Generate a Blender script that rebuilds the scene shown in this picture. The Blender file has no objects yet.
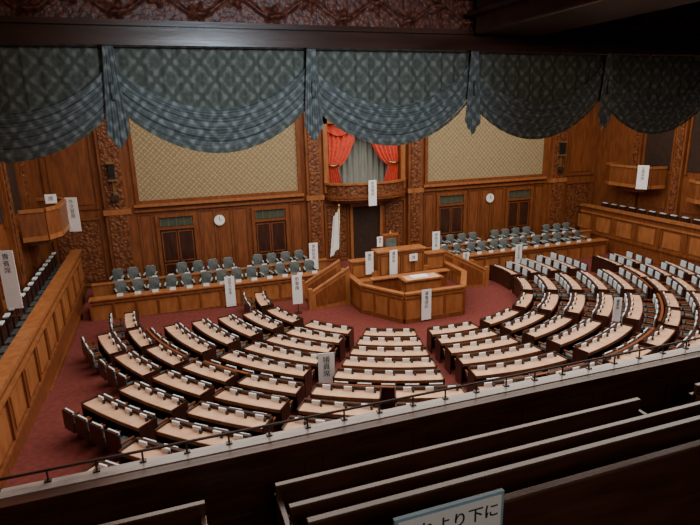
import bpy, math, random
from mathutils import Matrix, Vector
random.seed(4)
S=bpy.context.scene
# ------------------------------------------------------------------ materials
def new_mat(name):
    m=bpy.data.materials.new(name); m.use_nodes=True
    nt=m.node_tree; b=nt.nodes['Principled BSDF']
    return m,nt,b
def ramp(nt,c0,c1,p0=0.3,p1=0.7):
    r=nt.nodes.new('ShaderNodeValToRGB')
    r.color_ramp.elements[0].color=(*c0,1); r.color_ramp.elements[1].color=(*c1,1)
    r.color_ramp.elements[0].position=p0; r.color_ramp.elements[1].position=p1
    return r
def noisy(name,c0,c1,scale=(3,3,3),ns=4,rough=0.5,bump=0.0,detail=4,metal=0,spec=0.5,sheen=0,p0=.3,p1=.7):
    m,nt,b=new_mat(name)
    tc=nt.nodes.new('ShaderNodeTexCoord'); mp=nt.nodes.new('ShaderNodeMapping')
    mp.inputs['Scale'].default_value=scale
    nz=nt.nodes.new('ShaderNodeTexNoise'); nz.inputs['Scale'].default_value=ns; nz.inputs['Detail'].default_value=detail
    r=ramp(nt,c0,c1,p0,p1)
    L=nt.links
    L.new(tc.outputs['Object'],mp.inputs['Vector']); L.new(mp.outputs[0],nz.inputs['Vector'])
    L.new(nz.outputs[0],r.inputs[0]); L.new(r.outputs[0],b.inputs['Base Color'])
    b.inputs['Roughness'].default_value=rough; b.inputs['Metallic'].default_value=metal
    b.inputs['Specular IOR Level'].default_value=spec
    if sheen: b.inputs['Sheen Weight'].default_value=sheen
    if bump:
        bp=nt.nodes.new('ShaderNodeBump'); bp.inputs['Strength'].default_value=bump; bp.inputs['Distance'].default_value=.02
        L.new(nz.outputs[0],bp.inputs['Height']); L.new(bp.outputs[0],b.inputs['Normal'])
    return m
def carved(name,c0,c1,scale,rough=.45,dist=.05):
    m,nt,b=new_mat(name); L=nt.links
    tc=nt.nodes.new('ShaderNodeTexCoord')
    v=nt.nodes.new('ShaderNodeTexVoronoi'); v.feature='SMOOTH_F1'; v.inputs['Scale'].default_value=scale
    w=nt.nodes.new('ShaderNodeTexNoise'); w.inputs['Scale'].default_value=scale*1.3
    L.new(tc.outputs['Object'],v.inputs['Vector']); L.new(tc.outputs['Object'],w.inputs['Vector'])
    r=ramp(nt,c1,c0,.1,.6); L.new(v.outputs['Distance'],r.inputs[0]); L.new(r.outputs[0],b.inputs['Base Color'])
    a=nt.nodes.new('ShaderNodeMath'); a.operation='SUBTRACT'
    L.new(w.outputs[0],a.inputs[0]); L.new(v.outputs['Distance'],a.inputs[1])
    bp=nt.nodes.new('ShaderNodeBump'); bp.inputs['Strength'].default_value=.9; bp.inputs['Distance'].default_value=dist
    L.new(a.outputs[0],bp.inputs['Height']); L.new(bp.outputs[0],b.inputs['Normal'])
    b.inputs['Roughness'].default_value=rough
    return m
def damask(name,base,alt,third,kx,kz,rough=.8,nzs=18,nzw=.5):
    """lattice (diamond) fabric / wallpaper in object X-Z"""
    m,nt,b=new_mat(name); L=nt.links
    tc=nt.nodes.new('ShaderNodeTexCoord'); sp=nt.nodes.new('ShaderNodeSeparateXYZ'); L.new(tc.outputs['Object'],sp.inputs[0])
    def M(op,a,bv):
        n=nt.nodes.new('ShaderNodeMath'); n.operation=op
        for i,x in enumerate((a,bv)):
            if x is None: continue
            if isinstance(x,(int,float)): n.inputs[i].default_value=x
            else: L.new(x,n.inputs[i])
        return n.outputs[0]
    x=M('MULTIPLY',sp.outputs[0],kx); z=M('MULTIPLY',sp.outputs[2],kz)
    s1=M('SINE',M('ADD',x,z),None); s2=M('SINE',M('SUBTRACT',x,z),None)
    p=M('MULTIPLY',s1,s2)
    p2=M('MULTIPLY',M('SINE',M('MULTIPLY',x,3),None),M('SINE',M('MULTIPLY',z,3),None))
    q=M('ADD',M('MULTIPLY',M('ABSOLUTE',p,None),.7),M('MULTIPLY',p2,.3))
    nz=nt.nodes.new('ShaderNodeTexNoise'); nz.inputs['Scale'].default_value=nzs; L.new(tc.outputs['Object'],nz.inputs['Vector'])
    q=M('ADD',q,M('MULTIPLY',M('SUBTRACT',nz.outputs[0],.5),nzw))
    r=ramp(nt,base,alt,.12,.5); e=r.color_ramp.elements.new(.8); e.color=(*third,1)
    L.new(q,r.inputs[0]); L.new(r.outputs[0],b.inputs['Base Color'])
    b.inputs['Roughness'].default_value=rough
    return m
wood   =noisy('wood_wall',(.135,.038,.012),(.25,.080,.023),(1.5,1.5,.25),5,.45,.15)
woodl  =noisy('wood_light',(.26,.090,.027),(.40,.155,.052),(1,1,.3),5,.42,.1)
woodd  =noisy('wood_dark',(.028,.009,.006),(.06,.020,.011),(2,2,.4),5,.35,.1)
woodr  =noisy('wood_red',(.14,.038,.012),(.24,.078,.025),(2,2,.4),5,.38,.1)
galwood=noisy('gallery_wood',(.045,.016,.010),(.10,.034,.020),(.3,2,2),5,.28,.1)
bencht =noisy('bench_cap_wood',(.08,.040,.030),(.13,.068,.052),(.3,2,2),5,.25,.05)
carve  =carved('carved_wood',(.10,.028,.010),(.24,.082,.025),7)
carved_dk=carved('carved_dark_wood',(.10,.026,.017),(.30,.090,.05),26,.45,.01)
carpet =noisy('carpet_red',(.115,.017,.014),(.175,.032,.025),(1,1,1),7,.95,.1)
desktop=noisy('desk_top_leather',(.60,.35,.22),(.76,.50,.35),(1,1,1),3,.34)
white  =noisy('paper_white',(.84,.86,.90),(.92,.93,.96),(1,1,1),3,.7)
pad    =noisy('chair_pad_dark',(.05,.06,.065),(.10,.12,.13),(1,1,1),6,.6)
cover  =noisy('chair_head_cover',(.58,.70,.80),(.76,.86,.94),(1,1,1),6,.6)
teal   =noisy('chair_grey_blue',(.075,.088,.088),(.15,.175,.175),(1,1,1),6,.6)
tealt  =noisy('chair_light_edge',(.32,.37,.37),(.46,.51,.51),(1,1,1),6,.6)
wallp  =damask('wallpaper_damask',(.25,.195,.10),(.36,.285,.165),(.43,.345,.215),12,12,.8,9,.8)
valm   =damask('valance_fabric',(.125,.125,.095),(.21,.205,.165),(.31,.30,.245),26,22,.8,34,.9)
valm2  =damask('valance_swag',(.155,.160,.145),(.26,.265,.245),(.40,.40,.375),26,22,.65,34,.9)
redc   =noisy('red_velvet',(.50,.032,.014),(.75,.075,.028),(1,1,1),6,.7,.1,sheen=.3)
greyc  =noisy('grey_curtain',(.16,.19,.17),(.32,.35,.32),(6,6,.2),4,.7)
black  =noisy('black',(.008,.008,.008),(.02,.02,.02),(1,1,1),4,.4)
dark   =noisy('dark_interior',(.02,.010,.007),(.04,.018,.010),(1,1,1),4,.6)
glassd =noisy('transom_glass',(.03,.045,.035),(.09,.11,.085),(5,1,5),6,.2)
brass  =noisy('brass',(.35,.24,.10),(.5,.36,.16),(1,1,1),6,.35,metal=.8)
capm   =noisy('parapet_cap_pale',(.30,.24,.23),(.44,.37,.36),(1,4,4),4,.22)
plaster=noisy('plaster_ceiling',(.5,.45,.36),(.6,.54,.43),(1,1,1),2,.8)
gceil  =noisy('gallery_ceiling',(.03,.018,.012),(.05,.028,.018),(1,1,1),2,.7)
ink    =noisy('ink',(.02,.02,.03),(.03,.03,.04),(1,1,1),2,.7)
bluef  =noisy('sign_frame_blue',(.25,.38,.5),(.32,.45,.56),(1,1,1),2,.5)
# ------------------------------------------------------------------ mesh builder
class MB:
    def __init__(s): s.v=[];s.f=[];s.m=[];s.mats=[]
    def mi(s,mat):
        if mat not in s.mats: s.mats.append(mat)
        return s.mats.index(mat)
    def poly(s,pts,mat):
        n=len(s.v); s.v+= [tuple(p) for p in pts]; s.f.append(tuple(range(n,n+len(pts)))); s.m.append(s.mi(mat))
    def box(s,x0,x1,y0,y1,z0,z1,mat,M=None):
        n=len(s.v)
        P=[(x0,y0,z0),(x1,y0,z0),(x1,y1,z0),(x0,y1,z0),(x0,y0,z1),(x1,y0,z1),(x1,y1,z1),(x0,y1,z1)]
        if M is not None: P=[tuple(M@Vector(p)) for p in P]
        s.v+=P
        for q in ((0,3,2,1),(4,5,6,7),(0,1,5,4),(1,2,6,5),(2,3,7,6),(3,0,4,7)):
            s.f.append(tuple(n+i for i in q)); s.m.append(s.mi(mat))
    def prism(s,pts,z0,z1,mat):
        n=len(pts); k=len(s.v)
        s.v+=[(p[0],p[1],z0) for p in pts]+[(p[0],p[1],z1) for p in pts]
        s.f.append(tuple(k+i for i in reversed(range(n)))); s.f.append(tuple(k+n+i for i in range(n)))
        s.m+=[s.mi(mat)]*2
        for i in range(n):
            j=(i+1)%n; s.f.append((k+i,k+j,k+n+j,k+n+i)); s.m.append(s.mi(mat))
    def arc(s,cx,cy,r0,r1,a0,a1,z0,z1,n,mat):
        """arc slab, angle measured from -Y, ccw toward +X"""
        k=len(s.v)
        for i in range(n+1):
            a=a0+(a1-a0)*i/n
            for r in (r0,r1):
                for z in (z0,z1):
                    s.v.append((cx+r*math.sin(a),cy-r*math.cos(a),z))
        mi=s.mi(mat)
        for i in range(n):
            b=k+4*i; c=b+4
            for q in ((b,c,c+1,b+1),(b+2,b+3,c+3,c+2),(b+1,c+1,c+3,b+3),(b,b+2,c+2,c)):
                s.f.append(q); s.m.append(mi)
        for b in (k,k+4*n): s.f.append((b,b+1,b+3,b+2)); s.m.append(mi)
    def wallpoly(s,pts,th,z0,z1,mat):
        """polyline wall in plan with thickness"""
        for (x0,y0),(x1,y1) in zip(pts[:-1],pts[1:]):
            d=Vector((x1-x0,y1-y0)); l=d.length; ang=math.atan2(d.y,d.x)
            M=Matrix.Translation((x0,y0,0))@Matrix.Rotation(ang,4,'Z')
            s.box(-.0,l,-th/2,th/2,z0,z1,mat,M)
    def grid(s,fn,nu,nv,mat):
        k=len(s.v); mi=s.mi(mat)
        for i in range(nu+1):
            for j in range(nv+1): s.v.append(fn(i/nu,j/nv))
        for i in range(nu):
            for j in range(nv):
                a=k+i*(nv+1)+j; s.f.append((a,a+nv+1,a+nv+2,a+1)); s.m.append(mi)
    def tube(s,pts,r,mat,n=8):
        k=len(s.v); mi=s.mi(mat)
        for i,p in enumerate(pts):
            p=Vector(p); a=Vector(pts[max(0,i-1)]); b=Vector(pts[min(len(pts)-1,i+1)])
            t=(b-a).normalized(); u=t.orthogonal().normalized(); w=t.cross(u)
            rr=r[i] if isinstance(r,(list,tuple)) else r
            for j in range(n):
                c=2*math.pi*j/n; s.v.append(tuple(p+u*math.cos(c)*rr+w*math.sin(c)*rr))
        for i in range(len(pts)-1):
            for j in range(n):
                a=k+i*n+j; b=k+i*n+(j+1)%n; s.f.append((a,b,b+n,a+n)); s.m.append(mi)
        s.f.append(tuple(k+j for j in reversed(range(n)))); s.m.append(mi)
        q=k+(len(pts)-1)*n; s.f.append(tuple(q+j for j in range(n))); s.m.append(mi)
    def lathe(s,cx,cy,prof,mat,n=20,a0=0,a1=2*math.pi):
        k=len(s.v); mi=s.mi(mat); m=len(prof)
        for i in range(n+1):
            a=a0+(a1-a0)*i/n
            for r,z in prof: s.v.append((cx+r*math.sin(a),cy-r*math.cos(a),z))
        for i in range(n):
            for j in range(m-1):
                a=k+i*m+j; s.f.append((a,a+m,a+m+1,a+1)); s.m.append(mi)
    def panel(s,x0,x1,z0,z1,y,mat,inner=None,w=.1,d=.05):
        """frame moulding on a wall facing -y"""
        s.box(x0,x1,y-d,y,z0,z0+w,mat); s.box(x0,x1,y-d,y,z1-w,z1,mat)
        s.box(x0,x0+w,y-d,y,z0+w,z1-w,mat); s.box(x1-w,x1,y-d,y,z0+w,z1-w,mat)
        if inner: s.box(x0+w*2,x1-w*2,y-d*.6,y,z0+w*2,z1-w*2,inner)
    def mesh(s,name):
        me=bpy.data.meshes.new(name); me.from_pydata(s.v,[],s.f)
        for m in s.mats: me.materials.append(m)
        me.polygons.foreach_set('material_index',s.m); me.update(); return me
    def obj(s,name,smooth=False,bevel=0,parent=None,loc=None):
        me=s.mesh(name); o=bpy.data.objects.new(name,me); S.collection.objects.link(o)
        if smooth: me.polygons.foreach_set('use_smooth',[True]*len(me.polygons))
        if bevel:
            b=o.modifiers.new('bevel','BEVEL'); b.width=bevel; b.segments=2; b.limit_method='ANGLE'
        if parent: o.parent=parent
        if loc: o.location=loc
        return o
def inst(name,me,loc=(0,0,0),rz=0):
    o=bpy.data.objects.new(name,me); o.location=loc; o.rotation_euler=(0,0,rz); S.collection.objects.link(o); return o
# ------------------------------------------------------------------ camera
W,H=700,525; cx,cy=350,262.5
VX=(2000,75); VY=(155,120)
ax,ay=VX[0]-cx,cy-VX[1]; bx,by=VY[0]-cx,cy-VY[1]
f=math.sqrt(-(ax*bx+ay*by))
X=Vector((ax,ay,-f)).normalized(); Y=Vector((bx,by,-f)).normalized(); Z=X.cross(Y).normalized(); Y=Z.cross(X)
R=Matrix((X,Y,Z))          # world <- cam
CAM=Vector((-10.5,0,8.6))
cam=bpy.data.cameras.new('camera'); co=bpy.data.objects.new('camera',cam); S.collection.objects.link(co)
co.matrix_world=Matrix.Translation(CAM)@R.to_4x4()
cam.sensor_width=36; cam.lens=f/W*36; cam.clip_start=.05
S.camera=co
# ------------------------------------------------------------------ floor
FC=(-.6,23.0)
RX=0.0
HW=15.9; YW=28.0; YB=2.0
def fz(r,th):
    s=.30+.70*max(0,math.cos(th))
    return .10*max(0,r-6.6)*s
def floorz(x,y):
    dx,dy=x-FC[0],FC[1]-y
    return fz(math.hypot(dx,dy),math.atan2(dx,dy))
m=MB()
m.grid(lambda u,v:(-HW-.1+u*(2*HW+.2),YB+v*(YW-YB),floorz(-HW-.1+u*(2*HW+.2),YB+v*(YW-YB))),130,110,carpet)
m.obj('floor',smooth=True)
# ------------------------------------------------------------------ desk rows
def desk_row(r,h,n):
    m=MB(); seg=max(6,n*3)
    zb=-.22
    m.arc(0,0,r-.20,r-.16,-h,h,zb,.82,seg,woodd)
    m.arc(0,0,r-.23,r-.14,-h,h,.82,.85,seg,woodd)
    m.arc(0,0,r-.16,r+.26,-h,h,.70,.75,seg,desktop)
    m.arc(0,0,r+.26,r+.285,-h,h,.66,.755,seg,woodr)
    m.arc(0,0,r-.16,r+.1,-h,h,.50,.53,seg,woodd)
    e=.035/r
    for s in (-1,1):
        a=sorted((s*h,s*(h+e))); m.arc(0,0,r-.24,r+.30,a[0],a[1],zb,.80,1,woodd)
    for i in range(n):
        a=-h+2*h*(i+.5)/n
        if i: m.arc(0,0,r-.16,r+.2,-h+2*h*i/n-.01/r,-h+2*h*i/n+.01/r,zb,.70,1,woodd)
        w=.11/r; j=random.uniform(-.03,.03)
        m.arc(0,0,r-.12,r-.08,a-w+j/r,a+w+j/r,.75,.875,1,white)
        m.arc(0,0,r-.085,r-.03,a+w*1.25,a+w*1.8,.75,.84,1,black)
    return m.mesh('desk_row')
def chair_row(r,h,n):
    m=MB()
    for i in range(n):
        a=-h+2*h*(i+.5)/n; w=.215/r
        m.arc(0,0,r+.36,r+.78,a-w,a+w,.38,.47,3,pad)
        m.arc(0,0,r+.38,r+.76,a-w*.9,a+w*.9,.30,.38,2,woodd)
        m.arc(0,0,r+.50,r+.64,a-w*.35,a+w*.35,-.2,.30,1,woodd)
        m.arc(0,0,r+.76,r+.80,a-w,a+w,.42,.84,3,pad)
        m.arc(0,0,r+.80,r+.84,a-w*1.08,a+w*1.08,.34,.86,3,woodd)
        m.arc(0,0,r+.79,r+.85,a-w*.85,a+w*.85,.86,.90,3,woodd)
        m.arc(0,0,r+.745,r+.785,a-w*.85,a+w*.85,.60,.90,3,cover)
        for s in (-1,1):
            q=sorted((a+s*w,a+s*(w+.04/r))); m.arc(0,0,r+.42,r+.80,q[0],q[1],.58,.63,1,woodr)
            m.arc(0,0,r+.44,r+.48,q[0],q[1],.34,.58,1,woodd)
    return m.mesh('member_chair_row')
D=math.radians
ROT=-1.5
def place_row(r,h,n,ths):
    dm=desk_row(r,h,n); cm=chair_row(r,h,n)
    for th in ths:
        ok=True
        for t in (th-h,th+h):
            for rr in (r-.2,r+.9):
                xx=FC[0]+rr*math.sin(t); yy=FC[1]-rr*math.cos(t)
                if abs(xx)>14.0 or yy>24.2 or yy<5.1: ok=False
        if not ok: continue
        z=fz(r+.3,th)
        inst('desk_row',dm,(FC[0],FC[1],z),th); inst('member_chair_row',cm,(FC[0],FC[1],z),th)
PITCH=22.3
inner=[6.2,7.25,8.3,9.35,10.4]
for k,r in enumerate(inner):
    place_row(r,D(8.6),[3,4,4,5,5][k],[D(PITCH*i+ROT) for i in range(-4,5)])
for i in range(-3,4):
    mm=MB(); mm.arc(0,0,11.30,11.35,-D(8.6),D(8.6),-.2,.80,14,woodd); mm.arc(0,0,11.28,11.37,-D(8.6),D(8.6),.80,.84,14,woodr)
    th=D(PITCH*i+ROT)
    inst('seating_partition',mm.mesh('seating_partition'),(FC[0],FC[1],fz(11.4,th)),th)
outer=[11.65,12.7,13.75,14.8,15.85,16.9]
for k,r in enumerate(outer):
    place_row(r,D(4.5),[3,3,4,4,4,5][k],[D(PITCH/2*(i+.5)+ROT) for i in range(-9,9)])
# ------------------------------------------------------------------ back wall
m=MB()
NX=2.1; NZ0,NZ1=4.6,8.2
ZT=13.0
m.box(-HW-.3,-NX,YW,YW+.3,0,ZT,wood); m.box(NX,HW+.3,YW,YW+.3,0,ZT,wood)
m.box(-NX,NX,YW,YW+.3,0,NZ0,wood); m.box(-NX,NX,YW,YW+.3,NZ1,ZT,wood)
m.obj('wall_back')
m=MB()
for sx in (-1,1):
    def bx(a,b): return (min(a*sx,b*sx),max(a*sx,b*sx))
    x0,x1=bx(3.6,11.8)
    m.box(x0+.15,x1-.15,YW-.03,YW,4.85,9.4,wallp)
    m.panel(x0,x1,4.68,9.55,YW,woodr,w=.17,d=.12)
    m.box(x0-.1,x1+.1,YW-.2,YW,4.55,4.68,woodl)
    m.box(x0-.1,x1+.1,YW-.14,YW,4.30,4.40,wood)
    for dc in (5.35,10.05):
        a,b=bx(dc-.85,dc+.85)
        m.panel(a-.12,b+.12,.6,4.12,YW,woodr,w=.16,d=.14)
        m.box(a+.04,b-.04,YW-.05,YW,.6,3.35,woodd)
        m.box(a+.04,b-.04,YW-.12,YW,3.35,3.48,woodr)
        m.box(a+.1,b-.1,YW-.05,YW,3.5,3.92,glassd)
        for t in range(5):
            xx=a+.1+(b-a-.2)*t/4; m.box(xx-.015,xx+.015,YW-.07,YW,3.5,3.92,brass)
        mid=(a+b)/2
        for (p,q) in ((a+.1,mid-.03),(mid+.03,b-.1)):
            m.panel(p,q,1.7,3.25,YW-.05,woodr,w=.05,d=.03); m.panel(p,q,.7,1.6,YW-.05,woodr,w=.05,d=.03)
    for (p,q) in ((3.6,4.25),(6.5,7.25),(7.35,8.05),(8.15,8.95),(11.15,11.8)):
        a,b=bx(p,q); m.panel(a,b,.9,4.2,YW,woodr,inner=wood,w=.06,d=.05)
    for (p,q) in ((2.5,3.35),(12.1,13.2)):
        a,b=bx(p,q)
        m.box(a,b,YW-.28,YW,.2,9.8,wood); m.box(a+.15,b-.15,YW-.34,YW-.28,1.5,9.4,carve)
        m.box(a-.08,b+.08,YW-.36,YW,.2,1.1,woodr); m.box(a-.06,b+.06,YW-.36,YW,4.3,4.55,woodl)
    a,b=bx(13.4,15.6)
    m.panel(a,b,.9,4.2,YW,woodr,inner=carve,w=.1,d=.08); m.panel(a,b,4.6,9.4,YW,woodr,inner=wood,w=.12,d=.08)
m.panel(-2.4,-1.0,.8,4.0,YW,woodr,inner=carve,w=.1,d=.08); m.panel(1.0,2.4,.8,4.0,YW,woodr,inner=carve,w=.1,d=.08)
m.panel(-.95,.95,.6,3.9,YW,woodl,w=.15,d=.2); m.box(-.8,.8,YW-.06,YW,.6,3.75,dark)
m.box(-HW,HW,YW-.35,YW,9.8,10.3,woodr); m.box(-HW,HW,YW-.5,YW,10.3,10.5,woodl)
m.obj('trim_back_wall')
# niche
m=MB()
m.box(-NX-.1,NX+.1,YW+1.2,YW+1.3,4.4,8.4,dark); m.box(-NX-.1,-NX,YW+.3,YW+1.2,4.4,8.4,wood); m.box(NX,NX+.1,YW+.3,YW+1.2,4.4,8.4,wood)
m.box(-NX,NX,YW+.3,YW+1.2,8.2,8.4,wood); m.box(-NX,NX,YW+.3,YW+1.2,4.4,4.6,wood)
for sx in (-1,1):
    a,b=sorted((sx*2.1,sx*2.35)); m.box(a,b,YW-.16,YW,4.6,8.6,woodl)
m.box(-2.35,2.35,YW-.16,YW,8.2,8.6,woodl)
m.obj('wall_throne_niche')
m=MB()
m.grid(lambda u,v:(-1.9+3.8*u,YW+.85+.06*math.sin(u*70),4.62+v*3.5),160,4,greyc)
m.obj('inner_grey_curtain',smooth=True)
def drape(sx):
    m=MB()
    def fn(u,v):
        z=5.0+v*3.15
        if v>.35:
            t=(v-.35)/.65; inn=1.95*t**.7+.62*(1-t)
        else: inn=.62+.30*((.35-v)/.35)
        x=2.08-u*inn*.98
        y=YW+.25+.07*math.sin(u*38+v*2)-.1*math.sin(math.pi*min(1,v*1.2))
        return (sx*x,y,z-.25*u*(1-abs(v-.5)))
    m.grid(fn,70,26,redc)
    m.tube([(sx*2.05,YW+.1,6.05),(sx*1.75,YW+.02,6.0),(sx*1.42,YW+.1,6.08)],.06,brass)
    return m.obj('red_velvet_curtain',smooth=True)
drape(-1); drape(1)
m=MB()
def fnv(u,v):
    x=-2.05+4.1*u; d=.35+.28*abs(math.sin(u*math.pi*3)); return (x,YW+.10+.05*math.sin(u*60),8.18-v*d)
m.grid(fnv,90,5,redc); m.obj('red_curtain_pelmet',smooth=True)
# balcony
m=MB()
bp=[(2.3*math.sin(a),YW-.02-1.25*math.cos(a)) for a in [math.pi*(-.5+i/16) for i in range(17)]]
def sc(k): return [(p[0]*k,YW-.02-(YW-.02-p[1])*k) for p in bp]
m.prism(bp,4.25,4.4,woodl)
m.wallpoly(sc(.97),.1,4.4,5.08,carve)
m.wallpoly(bp,.17,5.06,5.17,woodl); m.wallpoly(bp,.14,4.36,4.48,woodr)
m.prism(sc(.8),4.08,4.25,wood); m.prism(sc(.55),3.95,4.08,wood)
m.obj('throne_balcony')
# clocks
for x in (-7.95,7.95):
    m=MB()
    def ring(r,y0,y1,mat,n=28):
        pts=[(x+r*math.cos(2*math.pi*i/n),3.62+r*math.sin(2*math.pi*i/n)) for i in range(n)]
        m.poly([(p[0],y0,p[1]) for p in pts],mat)
        for i in range(n):
            p,q=pts[i],pts[(i+1)%n]; m.poly([(p[0],y0,p[1]),(q[0],y0,q[1]),(q[0],y1,q[1]),(p[0],y1,p[1])],mat)
    ring(.30,YW-.10,YW-.02,brass); ring(.26,YW-.12,YW-.09,white)
    m.box(x-.012,x+.012,YW-.135,YW-.125,3.62,3.80,black); m.box(x-.01,x+.13,YW-.135,YW-.125,3.61,3.63,black)
    m.obj('wall_clock')
for x in (-12.65,12.65):
    m=MB(); m.box(x-.13,x+.13,YW-.62,YW-.38,6.0,6.7,black); m.box(x-.18,x+.18,YW-.67,YW-.34,6.7,6.78,brass)
    m.box(x-.18,x+.18,YW-.67,YW-.34,5.92,6.0,brass); m.box(x-.05,x+.05,YW-.45,YW-.36,5.2,5.95,brass)
    m.box(x-.16,x+.16,YW-.6,YW-.36,5.0,5.25,dark)
    m.obj('wall_lantern')
# ------------------------------------------------------------------ side walls + side galleries
PX=14.55
for sx,nm in ((-1,'left'),(1,'right')):
    m=MB()
    a,b=sorted((sx*HW,sx*(HW+.3)))
    m.box(a,b,YB,YW,0,ZT,wood); m.obj('wall_'+nm)
    m=MB()
    def sb(x0,x1,*r):
        p,q=sorted((sx*x0,sx*x1)); m.box(p,q,*r)
    for k in range(9):
        y0=24.9-2.8*k
        if y0<5.6: break
        sb(HW-.22,HW,y0-.3,y0+.3,2.9,9.8,wood); sb(HW-.27,HW-.22,y0-.18,y0+.18,3.2,9.4,carve)
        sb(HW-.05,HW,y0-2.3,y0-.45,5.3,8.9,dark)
        sb(HW-.14,HW,y0-2.4,y0-2.3,5.1,9.0,woodr); sb(HW-.14,HW,y0-.5,y0-.4,5.1,9.0,woodr); sb(HW-.14,HW,y0-2.4,y0-.4,8.9,9.1,woodr)
        sb(HW-.05,HW,y0-2.2,y0-.5,3.1,4.6,woodr)
    sb(HW-.3,HW,5.4,YW-.4,9.8,10.3,woodr)
    m.obj('trim_side_wall_'+nm)
    m=MB()
    sb(PX,PX+.1,4.9,27.6,.0,2.72,wood); sb(PX-.13,PX+.3,4.9,27.6,2.72,2.84,woodl); sb(PX-.07,PX,4.9,27.6,2.35,2.45,woodl)
    sb(PX-.07,PX,4.9,27.6,1.1,1.22,wood); sb(PX-.07,PX,4.9,27.6,.3,.45,woodr)
    for k in range(14):
        y=5.6+k*1.6; sb(PX-.05,PX+.01,y,y+.12,1.2,2.36,woodr); sb(PX-.03,PX+.01,y+.35,y+1.4,1.35,2.2,woodl)
    sb(PX+.1,HW-.3,4.9,27.6,1.9,2.0,woodd)
    m.obj('side_gallery_parapet_'+nm)
    m=MB()
    for k in range(30):
        y=6+k*.7
        sb(14.95,15.35,y,y+.5,2.3,2.42,pad); sb(15.35,15.45,y,y+.5,2.3,2.95,woodd); sb(15.0,15.4,y+.05,y+.45,2.0,2.3,woodd)
        sb(15.33,15.47,y+.08,y+.42,2.95,2.99,cover)
    m.obj('side_gallery_seats')
    for (y0,y1,zb,zt,px) in ((22.7,26.2,4.2,5.4,14.45),(17.4,20.9,3.8,4.9,14.8),):
        if sx<0 and y0<20: continue
        m=MB(); w0=HW-.28
        pts=[(sx*w0,y0),(sx*(px+.35),y0+.15),(sx*px,y0+.8),(sx*px,y1-.8),(sx*(px+.35),y1-.15),(sx*w0,y1)]
        pp=pts if sx>0 else pts[::-1]
        m.prism(pp,zb+.1,zb+.25,wood); m.wallpoly(pts,.1,zb+.2,zt,wood); m.wallpoly(pts,.18,zt-.02,zt+.1,woodl); m.wallpoly(pts,.14,zb+.1,zb+.28,woodl)
        ip2=[((p[0]-sx*w0)*.6+sx*w0,(p[1]-(y0+y1)/2)*.6+(y0+y1)/2) for p in pp]
        m.prism(ip2,zb-.2,zb+.1,wood)
        m.obj('side_box_balcony')
# ------------------------------------------------------------------ dais
m=MB()
m.box(-14.4,14.4,24.9,YW-.37,0,.6,carpet); m.box(-14.4,14.4,26.3,YW-.37,.6,.85,carpet)
m.obj('floor_dais')
for sx in (-1,1):
    m=MB()
    a,b=sorted((sx*2.9,sx*14.0))
    m.box(a,b,24.72,24.85,0,1.08,woodl); m.box(a-.05,b+.05,24.62,25.15,1.08,1.16,woodl)
    m.box(a,b,24.66,24.72,.0,.18,woodr); m.box(a,b,24.66,24.72,.90,.98,woodr)
    n=12
    for i in range(n+1):
        x=a+(b-a)*i/n; m.box(x-.05,x+.05,24.66,24.72,.18,.90,woodr)
    m.box(a,b,26.05,26.12,.6,1.4,woodl); m.box(a-.03,b+.03,26.0,26.28,1.4,1.46,woodl)
    m.obj('minister_bench_front',bevel=.012)
def armchair(h=.98,w=.56,mat=teal):
    m=MB()
    m.box(-w/2+.05,w/2-.05,-.28,.22,.36,.47,mat)
    m.box(-w/2,w/2,.20,.29,.30,h-.12,woodd); 
    m.grid(lambda u,v:(-w/2+.03+(w-.06)*u,.20-.035*math.sin(math.pi*u)*math.sin(math.pi*v),.46+v*(h-.5+.05*math.sin(math.pi*u))),8,6,mat)
    m.box(-w/2+.04,w/2-.04,.205,.28,h-.12,h-.05,tealt); m.box(-w/2+.12,w/2-.12,.21,.28,h-.05,h,tealt)
    for s in (-1,1):
        x=s*(w/2-.02); a,b=sorted((x-.03,x+.03))
        m.box(a,b,-.26,.24,.62,.67,tealt); m.box(a,b,-.26,-.20,0,.62,woodd); m.box(a,b,.20,.27,0,.6,woodd)
    return m.mesh('minister_armchair')
ac=armchair()
for sx in (-1,1):
    for i in range(13):
        x=sx*(3.9+i*.74)
        inst('minister_armchair',ac,(x+random.uniform(-.08,.08),25.6,.6),random.uniform(-.25,.25))
        if i%5!=4: inst('minister_armchair',ac,(x+.2*sx,26.85,.85),random.uniform(-.15,.15))
m=MB()
for sx in (-1,1):
    for i in range(13):
        x=sx*(3.9+i*.74); m.box(x-.13,x+.13,24.8,24.83,1.16,1.28,white); m.box(x-.12,x+.12,26.1,26.13,1.46,1.56,white)
m.obj('minister_nameplates')
# ------------------------------------------------------------------ rostrum
m=MB()
op=[(-2.6,24.6),(-2.6,21.7),(-1.4,19.75),(1.4,19.75),(2.6,21.7),(2.6,24.6)]
m.prism([(p[0]*.97,24.6-(24.6-p[1])*.97) for p in op],0,.6,carpet)
m.wallpoly(op,.14,0,1.25,woodl)
m.wallpoly(op,.26,1.25,1.34,woodl); m.wallpoly(op,.20,0,.2,woodr); m.wallpoly(op,.19,1.05,1.12,woodr)
for (x0,y0),(x1,y1) in zip(op[:-1],op[1:]):
    d=Vector((x1-x0,y1-y0)); l=d.length; n=max(2,int(l/.75)); M=Matrix.Translation((x0,y0,0))@Matrix.Rotation(math.atan2(d.y,d.x),4,'Z')
    for i in range(n+1): m.box(l*i/n-.05,l*i/n+.05,-.1,.1,.2,1.05,woodr,M)
yy=20.75
m.box(-.85,.85,yy,yy+.08,.6,1.47,woodl); m.box(-.85,-.77,yy+.1,yy+.6,.6,1.45,woodl); m.box(.77,.85,yy+.1,yy+.6,.6,1.45,woodl)
m.box(-.95,.95,yy-.08,yy+.68,1.47,1.55,woodl); m.box(-.8,.8,yy-.03,yy+.63,1.55,1.565,desktop)
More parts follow.
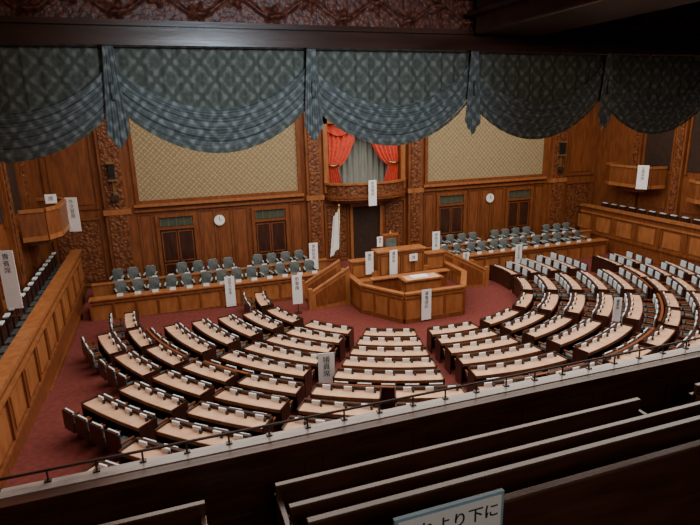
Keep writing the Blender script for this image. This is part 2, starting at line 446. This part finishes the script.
m.box(-.5,.3,yy+.08,yy+.5,1.565,1.61,white)
m.box(-2.0,2.0,21.95,22.35,1.32,1.38,woodl); m.box(-1.9,1.9,22.05,22.12,.6,1.32,woodr)
m.box(-2.5,2.5,22.9,24.6,.6,1.05,woodl); m.box(-1.5,1.5,23.2,24.6,.6,1.35,woodl)
m.box(-1.2,1.2,23.1,23.2,1.05,2.25,woodl); m.box(-1.2,-1.1,23.2,23.8,1.35,2.25,woodl); m.box(1.1,1.2,23.2,23.8,1.35,2.25,woodl)
m.box(-1.3,1.3,23.02,23.85,2.25,2.33,woodl)
for i in range(4): m.panel(-1.15+.59*i,-1.15+.59*i+.53,1.15,2.15,23.1,woodr,w=.06,d=.03)
for s in (-1,1):
    a,b=sorted((s*1.4,s*2.5)); m.box(a,b,23.4,23.5,1.05,1.85,woodl); m.box(a,b,23.35,23.9,1.85,1.92,woodl); m.panel(a+.05,b-.05,1.1,1.8,23.4,woodr,w=.06,d=.03)
ro=m.obj('speaker_rostrum',bevel=.01,loc=(RX,0,0))
m=MB()   # speaker's high chair
m.box(-.38,.38,24.0,24.45,1.75,1.87,teal); m.box(-.38,.38,24.45,24.53,1.36,2.75,woodr); m.box(-.3,.3,24.42,24.45,1.95,2.6,teal)
m.box(-.42,.42,24.43,24.56,2.75,2.85,woodl); m.tube([(0,24.5,2.85),(0,24.5,3.0)],[.1,.02],woodl)
for s in (-1,1):
    a,b=sorted((s*.38,s*.46)); m.box(a,b,24.0,24.5,2.05,2.12,woodl); m.box(a,b,24.0,24.08,1.36,2.05,woodd); m.box(a,b,24.4,24.5,1.36,2.75,woodr)
m.obj('speaker_chair',loc=(RX,0,0))
for sx in (-1,1):
    m=MB()
    for i in range(6):
        x0=2.75+(5-i)*.3; a,b=sorted((sx*x0,sx*(x0+.3))); m.box(a,b,23.0,24.3,0,.175*(i+1),carpet)
    for y in (22.9,24.3):
        P=[(sx*2.72,y,.0),(sx*4.6,y,0),(sx*4.6,y,.75),(sx*2.72,y,1.75)]
        Q=[(p[0],y+.1,p[2]) for p in P]
        m.poly(P,woodl); m.poly(Q[::-1],woodl)
        for i in range(4): j=(i+1)%4; m.poly([P[i],Q[i],Q[j],P[j]],woodl)
        m.poly([(sx*2.95,y-.012,.25),(sx*4.4,y-.012,.12),(sx*4.4,y-.012,.72),(sx*2.95,y-.012,1.48)],woodr)
        m.tube([(sx*4.7,y+.05,.75),(sx*2.74,y+.05,1.8)],.08,woodl)
        a,b=sorted((sx*4.55,sx*4.75)); m.box(a,b,y-.05,y+.15,0,1.0,woodl)
    m.obj('rostrum_staircase',loc=(RX,0,0))
# flag
m=MB()
m.tube([(-2.4,25.3,.6),(-2.4,25.3,4.25)],.03,brass); m.lathe(-2.4,25.3,[(0,4.4),(.05,4.36),(.07,4.3),(.05,4.24),(0,4.2)],brass,10)
m.lathe(-2.4,25.3,[(0,.75),(.06,.74),(.2,.66),(.24,.6),(0,.6)],brass,14)
def fl(u,v):
    z=4.15-v*1.9-.25*u*math.sin(v*2); x=-2.4-(.55*u)*(.5+.5*v)
    return (x,25.3+.08*math.sin(u*14+v*2),z-.35*u)
m.grid(fl,24,16,white)
m.obj('national_flag',smooth=True)
# ------------------------------------------------------------------ label signs
def sign(x,y,z0,w,h,txt,rz=0,name='seating_label_sign',post=None):
    m=MB(); m.box(-w/2,w/2,-.01,.01,0,h,white)
    if post: m.box(-.02,.02,.01,.05,-post,h*.6,woodd); m.box(-.15,.15,-.12,.16,-post,-post+.03,woodd)
    o=m.obj(name); o.location=(x,y,z0); o.rotation_euler=(0,0,rz)
    c=bpy.data.curves.new('label_text','FONT'); c.body='\n'.join(txt); c.size=min(h/len(txt)*.56,w*.46); c.align_x='CENTER'; c.space_line=1.0
    c.materials.append(ink); t=bpy.data.objects.new('label_text',c); S.collection.objects.link(t); t.parent=o
    t.location=(0,-.014,h-c.size*1.25); t.rotation_euler=(math.pi/2,0,0)
    return o
sign(-8.05,24.58,.1,.45,1.45,'国務大臣席')
sign(7.75,24.58,.1,.42,1.4,'国務大臣席')
sign(-5.3,22.7,.45,.45,1.35,'参事席',-.1,post=.45)
sign(-3.6,26.0,1.0,.45,1.4,'事務総長',post=.4)
sign(3.05,25.4,1.1,.45,1.4,'事務次長',post=.5)
sign(4.4,24.56,.5,.36,.9,'議席')
sign(-.1,YW-1.40,3.95,.45,1.35,'御傍聴席')
sign(-.45,19.6,.08,.45,1.35,'演壇速記')
sign(-1.6,23.28,1.25,.4,1.1,'事務')
sign(-.5,22.96,1.2,.4,1.2,'議長席')
sign(-.75,24.05,2.35,.3,.5,'議長',post=.95)
sign(.55,22.96,1.75,.42,.35,'席')
sign(-6.4,14.5,.42,.5,1.3,'議員席',-.2,post=.2)
sign(5.1,14.9,.7,.3,1.1,'議員席',-.3,post=.25)
sign(14.33,23.0,4.3,.55,1.3,'公務員席',-.9)
sign(-14.2,25.3,4.1,.5,1.45,'外交官席',-.3)
sign(-15.1,18.0,3.2,.45,1.8,'貴賓席',-.2,post=.25)
sign(-14.6,23.4,5.6,.4,.35,'席',0,post=.2)
# ------------------------------------------------------------------ chamber ceiling
m=MB(); m.box(-HW-.3,HW+.3,5.35,YW+.3,ZT,ZT+.2,plaster); m.obj('ceiling')
# ------------------------------------------------------------------ public gallery (foreground)
YG=4.8; ZR=5.50
GW=15.55
m=MB()
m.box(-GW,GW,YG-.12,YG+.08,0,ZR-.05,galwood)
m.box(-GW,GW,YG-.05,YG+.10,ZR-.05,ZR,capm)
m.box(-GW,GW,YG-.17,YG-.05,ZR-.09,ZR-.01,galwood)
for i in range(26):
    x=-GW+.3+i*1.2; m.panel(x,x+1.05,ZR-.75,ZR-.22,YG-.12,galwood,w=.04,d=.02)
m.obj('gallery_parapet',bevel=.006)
m=MB()
m.tube([(-GW,YG+.07,ZR+.11),(GW,YG+.07,ZR+.11)],.014,woodd)
for i in range(78):
    x=-GW+.2+i*.4
    m.tube([(x,YG+.07,ZR-.0),(x,YG+.07,ZR+.11)],.010,woodd,6); m.box(x-.03,x+.03,YG+.045,YG+.095,ZR,ZR+.012,woodd)
m.obj('gallery_handrail')
rows=[(4.1,5.49),(3.5,5.73),(2.9,6.08),(2.3,6.40)]
m=MB()
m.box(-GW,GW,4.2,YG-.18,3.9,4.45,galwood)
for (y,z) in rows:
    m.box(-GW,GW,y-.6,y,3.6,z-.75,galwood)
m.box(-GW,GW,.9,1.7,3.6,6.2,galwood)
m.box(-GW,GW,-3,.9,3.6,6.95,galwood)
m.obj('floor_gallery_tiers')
for (y,z) in rows:
    for (x0,x1) in ((-15.4,-10.45),(-9.85,-5.75 if y>4 else -5.2),(-4.9,1.0),(1.6,8),(8.6,15.4)):
        m=MB()
        m.box(x0,x1,y-.022,y+.022,z-.72,z-.02,galwood); m.box(x0,x1,y-.028,y+.028,z-.02,z,bencht)
        m.box(x0,x1,y-.42,y-.022,z-.42,z-.38,galwood); m.box(x0,x0+.05,y-.45,y+.03,z-.74,z-.12,galwood); m.box(x1-.05,x1,y-.45,y+.03,z-.74,z-.12,galwood)
        m.box(x0,x1,y+.022,y+.08,z-.16,z-.145,galwood)
        m.obj('gallery_bench',bevel=.006)
m=MB(); m.box(-5.1,-5.02,3.4,3.5,4.9,5.95,galwood); m.box(-5.13,-4.99,3.37,3.53,5.95,5.99,galwood); m.obj('gallery_newel_post',bevel=.01)
# notice board clipped to the bench back
m=MB(); m.box(-.34,.34,-.012,.012,-.02,.34,bluef); m.box(-.32,.32,-.018,-.012,0,.32,white); 
m.box(-.3,-.27,-.03,.03,.04,.10,galwood); m.box(.27,.3,-.03,.03,.04,.10,galwood)
nb=m.obj('notice_board'); nb.location=(-9.19,2.235,6.42-.24)
c=bpy.data.curves.new('notice_text','FONT'); c.body='これより下に'; c.size=.102; c.align_x='CENTER'; c.materials.append(ink); c.offset=.0015
t=bpy.data.objects.new('notice_text',c); S.collection.objects.link(t); t.parent=nb; t.location=(0,-.02,.20); t.rotation_euler=(math.pi/2,0,0)
c=bpy.data.curves.new('notice_text_lower','FONT'); c.body='おりないで'; c.size=.102; c.align_x='CENTER'; c.materials.append(ink); c.offset=.0015
t=bpy.data.objects.new('notice_text_lower',c); S.collection.objects.link(t); t.parent=nb; t.location=(0,-.02,.06); t.rotation_euler=(math.pi/2,0,0)
# lintel, frieze, beams, ceiling over gallery
YV=5.0
m=MB()
m.box(-GW,GW,YV-.02,YV+.25,9.18,9.72,galwood)
m.box(-GW,GW,YV-.16,YV-.02,9.17,9.22,galwood); m.box(-GW,GW,YV-.12,YV-.02,9.22,9.31,galwood); m.box(-GW,GW,YV-.18,YV-.02,9.31,9.35,galwood)
m.box(-GW,GW,YV-.22,YV-.02,9.62,9.68,galwood)
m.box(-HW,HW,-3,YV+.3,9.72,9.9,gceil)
m.box(-HW,HW,YV+.25,YV+.3,9.1,13.2,wood)
m.obj('ceiling_gallery')
m=MB()
def fr(u,v):
    x=-GW+2*GW*u; p=x*2*math.pi/.62
    vine=.5+.28*math.sin(p)
    d=abs(v-vine); h=.035*math.exp(-(d/.07)**2)
    ph=(x/.31)%1-.5; cyv=.5-.22*(1 if int(math.floor(x/.31))%2 else -1)
    rr=math.hypot(ph*.31,(v-cyv)*.27); an=math.atan2((v-cyv)*.27,ph*.31)
    h+=.05*max(0,1-(rr/(.075*(1+.3*math.cos(5*an))))**2)+(.02*max(0,1-rr/.02))
    return (x,YV-.06-h,9.355+.265*v)
m.grid(fr,2600,26,carved_dk); m.obj('trim_carved_frieze',smooth=True)
m=MB(); m.box(-7.6,-6.85,-2,YV-.24,9.3,9.71,galwood); m.box(-7.7,-6.75,-2,YV-.24,9.45,9.5,galwood); m.obj('gallery_ceiling_beam',bevel=.02)
# ------------------------------------------------------------------ valance
P0=-10.79; PS=1.645
nb_=15; xs=P0-2*PS
m=MB()
def flat(u,v):
    x=xs+u*nb_*PS; t=((x-P0)/PS)%1; s=math.sin(math.pi*t)
    bot=8.74-.28*s**.8
    return (x,YV+.06+.015*math.sin(x*42)+.006*math.sin(x*97),9.17-(9.17-bot)*v)
m.grid(flat,1400,6,valm)
def swagf(u,v):
    x=xs+u*nb_*PS; t=((x-P0)/PS)%1; s=math.sin(math.pi*t)
    up=9.10-.42*s**.65; lo=8.78-.44*s**.7
    z=up+(lo-up)*v
    fold=(.015*math.sin(v*2*math.pi*4.5+.6*math.sin(t*6))+.006*math.sin(v*2*math.pi*10+t*5))*(.5+.5*s)
    y=YV-.02-.06*s*math.sin(math.pi*min(1,v*1.1))-fold
    return (x,y,z)
m.grid(swagf,1400,60,valm2)
def fringe(u,v):
    x=xs+u*nb_*PS; t=((x-P0)/PS)%1; s=math.sin(math.pi*t)
    return (x,YV-.03+.006*math.sin(x*300),8.78-.44*s**.7-.035*v)
m.grid(fringe,1400,1,valm)
m.obj('draped_valance',smooth=True)
m=MB()
for i in range(nb_+1):
    xc=xs+i*PS
    def tail(u,v):
        w=.04+.05*v; x=xc+(u-.5)*2*w
        z=9.17-v*(.80 - .14*abs(u-.5)*2)
        return (x,YV-.10-.014*math.sin(u*math.pi*7)*(.4+.6*v),z)
    m.grid(tail,36,12,valm2)
    m.tube([(xc,YV-.13,8.90),(xc,YV-.135,8.84),(xc,YV-.13,8.76)],[.012,.02,.015],valm2,8)
m.obj('valance_tails',smooth=True)
# ------------------------------------------------------------------ lights
def area(name,loc,rot,sx,sy,P,col):
    l=bpy.data.lights.new(name,'AREA'); l.shape='RECTANGLE'; l.size=sx; l.size_y=sy; l.energy=P; l.color=col
    o=bpy.data.objects.new(name,l); o.location=loc; o.rotation_euler=rot; S.collection.objects.link(o); return o
area('ceiling_laylight',(0,16.0,12.9),(0,0,0),25,18,5100,(1,.91,.79))
area('gallery_fill_warm',(-9.5,-1.5,9.5),(D(50),0,D(-5)),2.0,.5,55,(1,.88,.74))  # added fill behind the camera to brighten notice board and frieze, no real fixture
l=bpy.data.lights.new('gallery_spot_cool','SPOT'); l.energy=430; l.color=(.60,.80,1); l.spot_size=D(56); l.spot_blend=.95; l.shadow_soft_size=.15
o=bpy.data.objects.new('gallery_spot_cool',l); S.collection.objects.link(o); o.location=(-9.6,.2,9.2)
o.rotation_euler=(Vector((-9.3,5.0,8.55))-Vector(o.location)).to_track_quat('-Z','Y').to_euler()
w=bpy.data.worlds.new('world'); S.world=w; w.use_nodes=True
w.node_tree.nodes['Background'].inputs[0].default_value=(.5,.55,.6,1); w.node_tree.nodes['Background'].inputs[1].default_value=.06
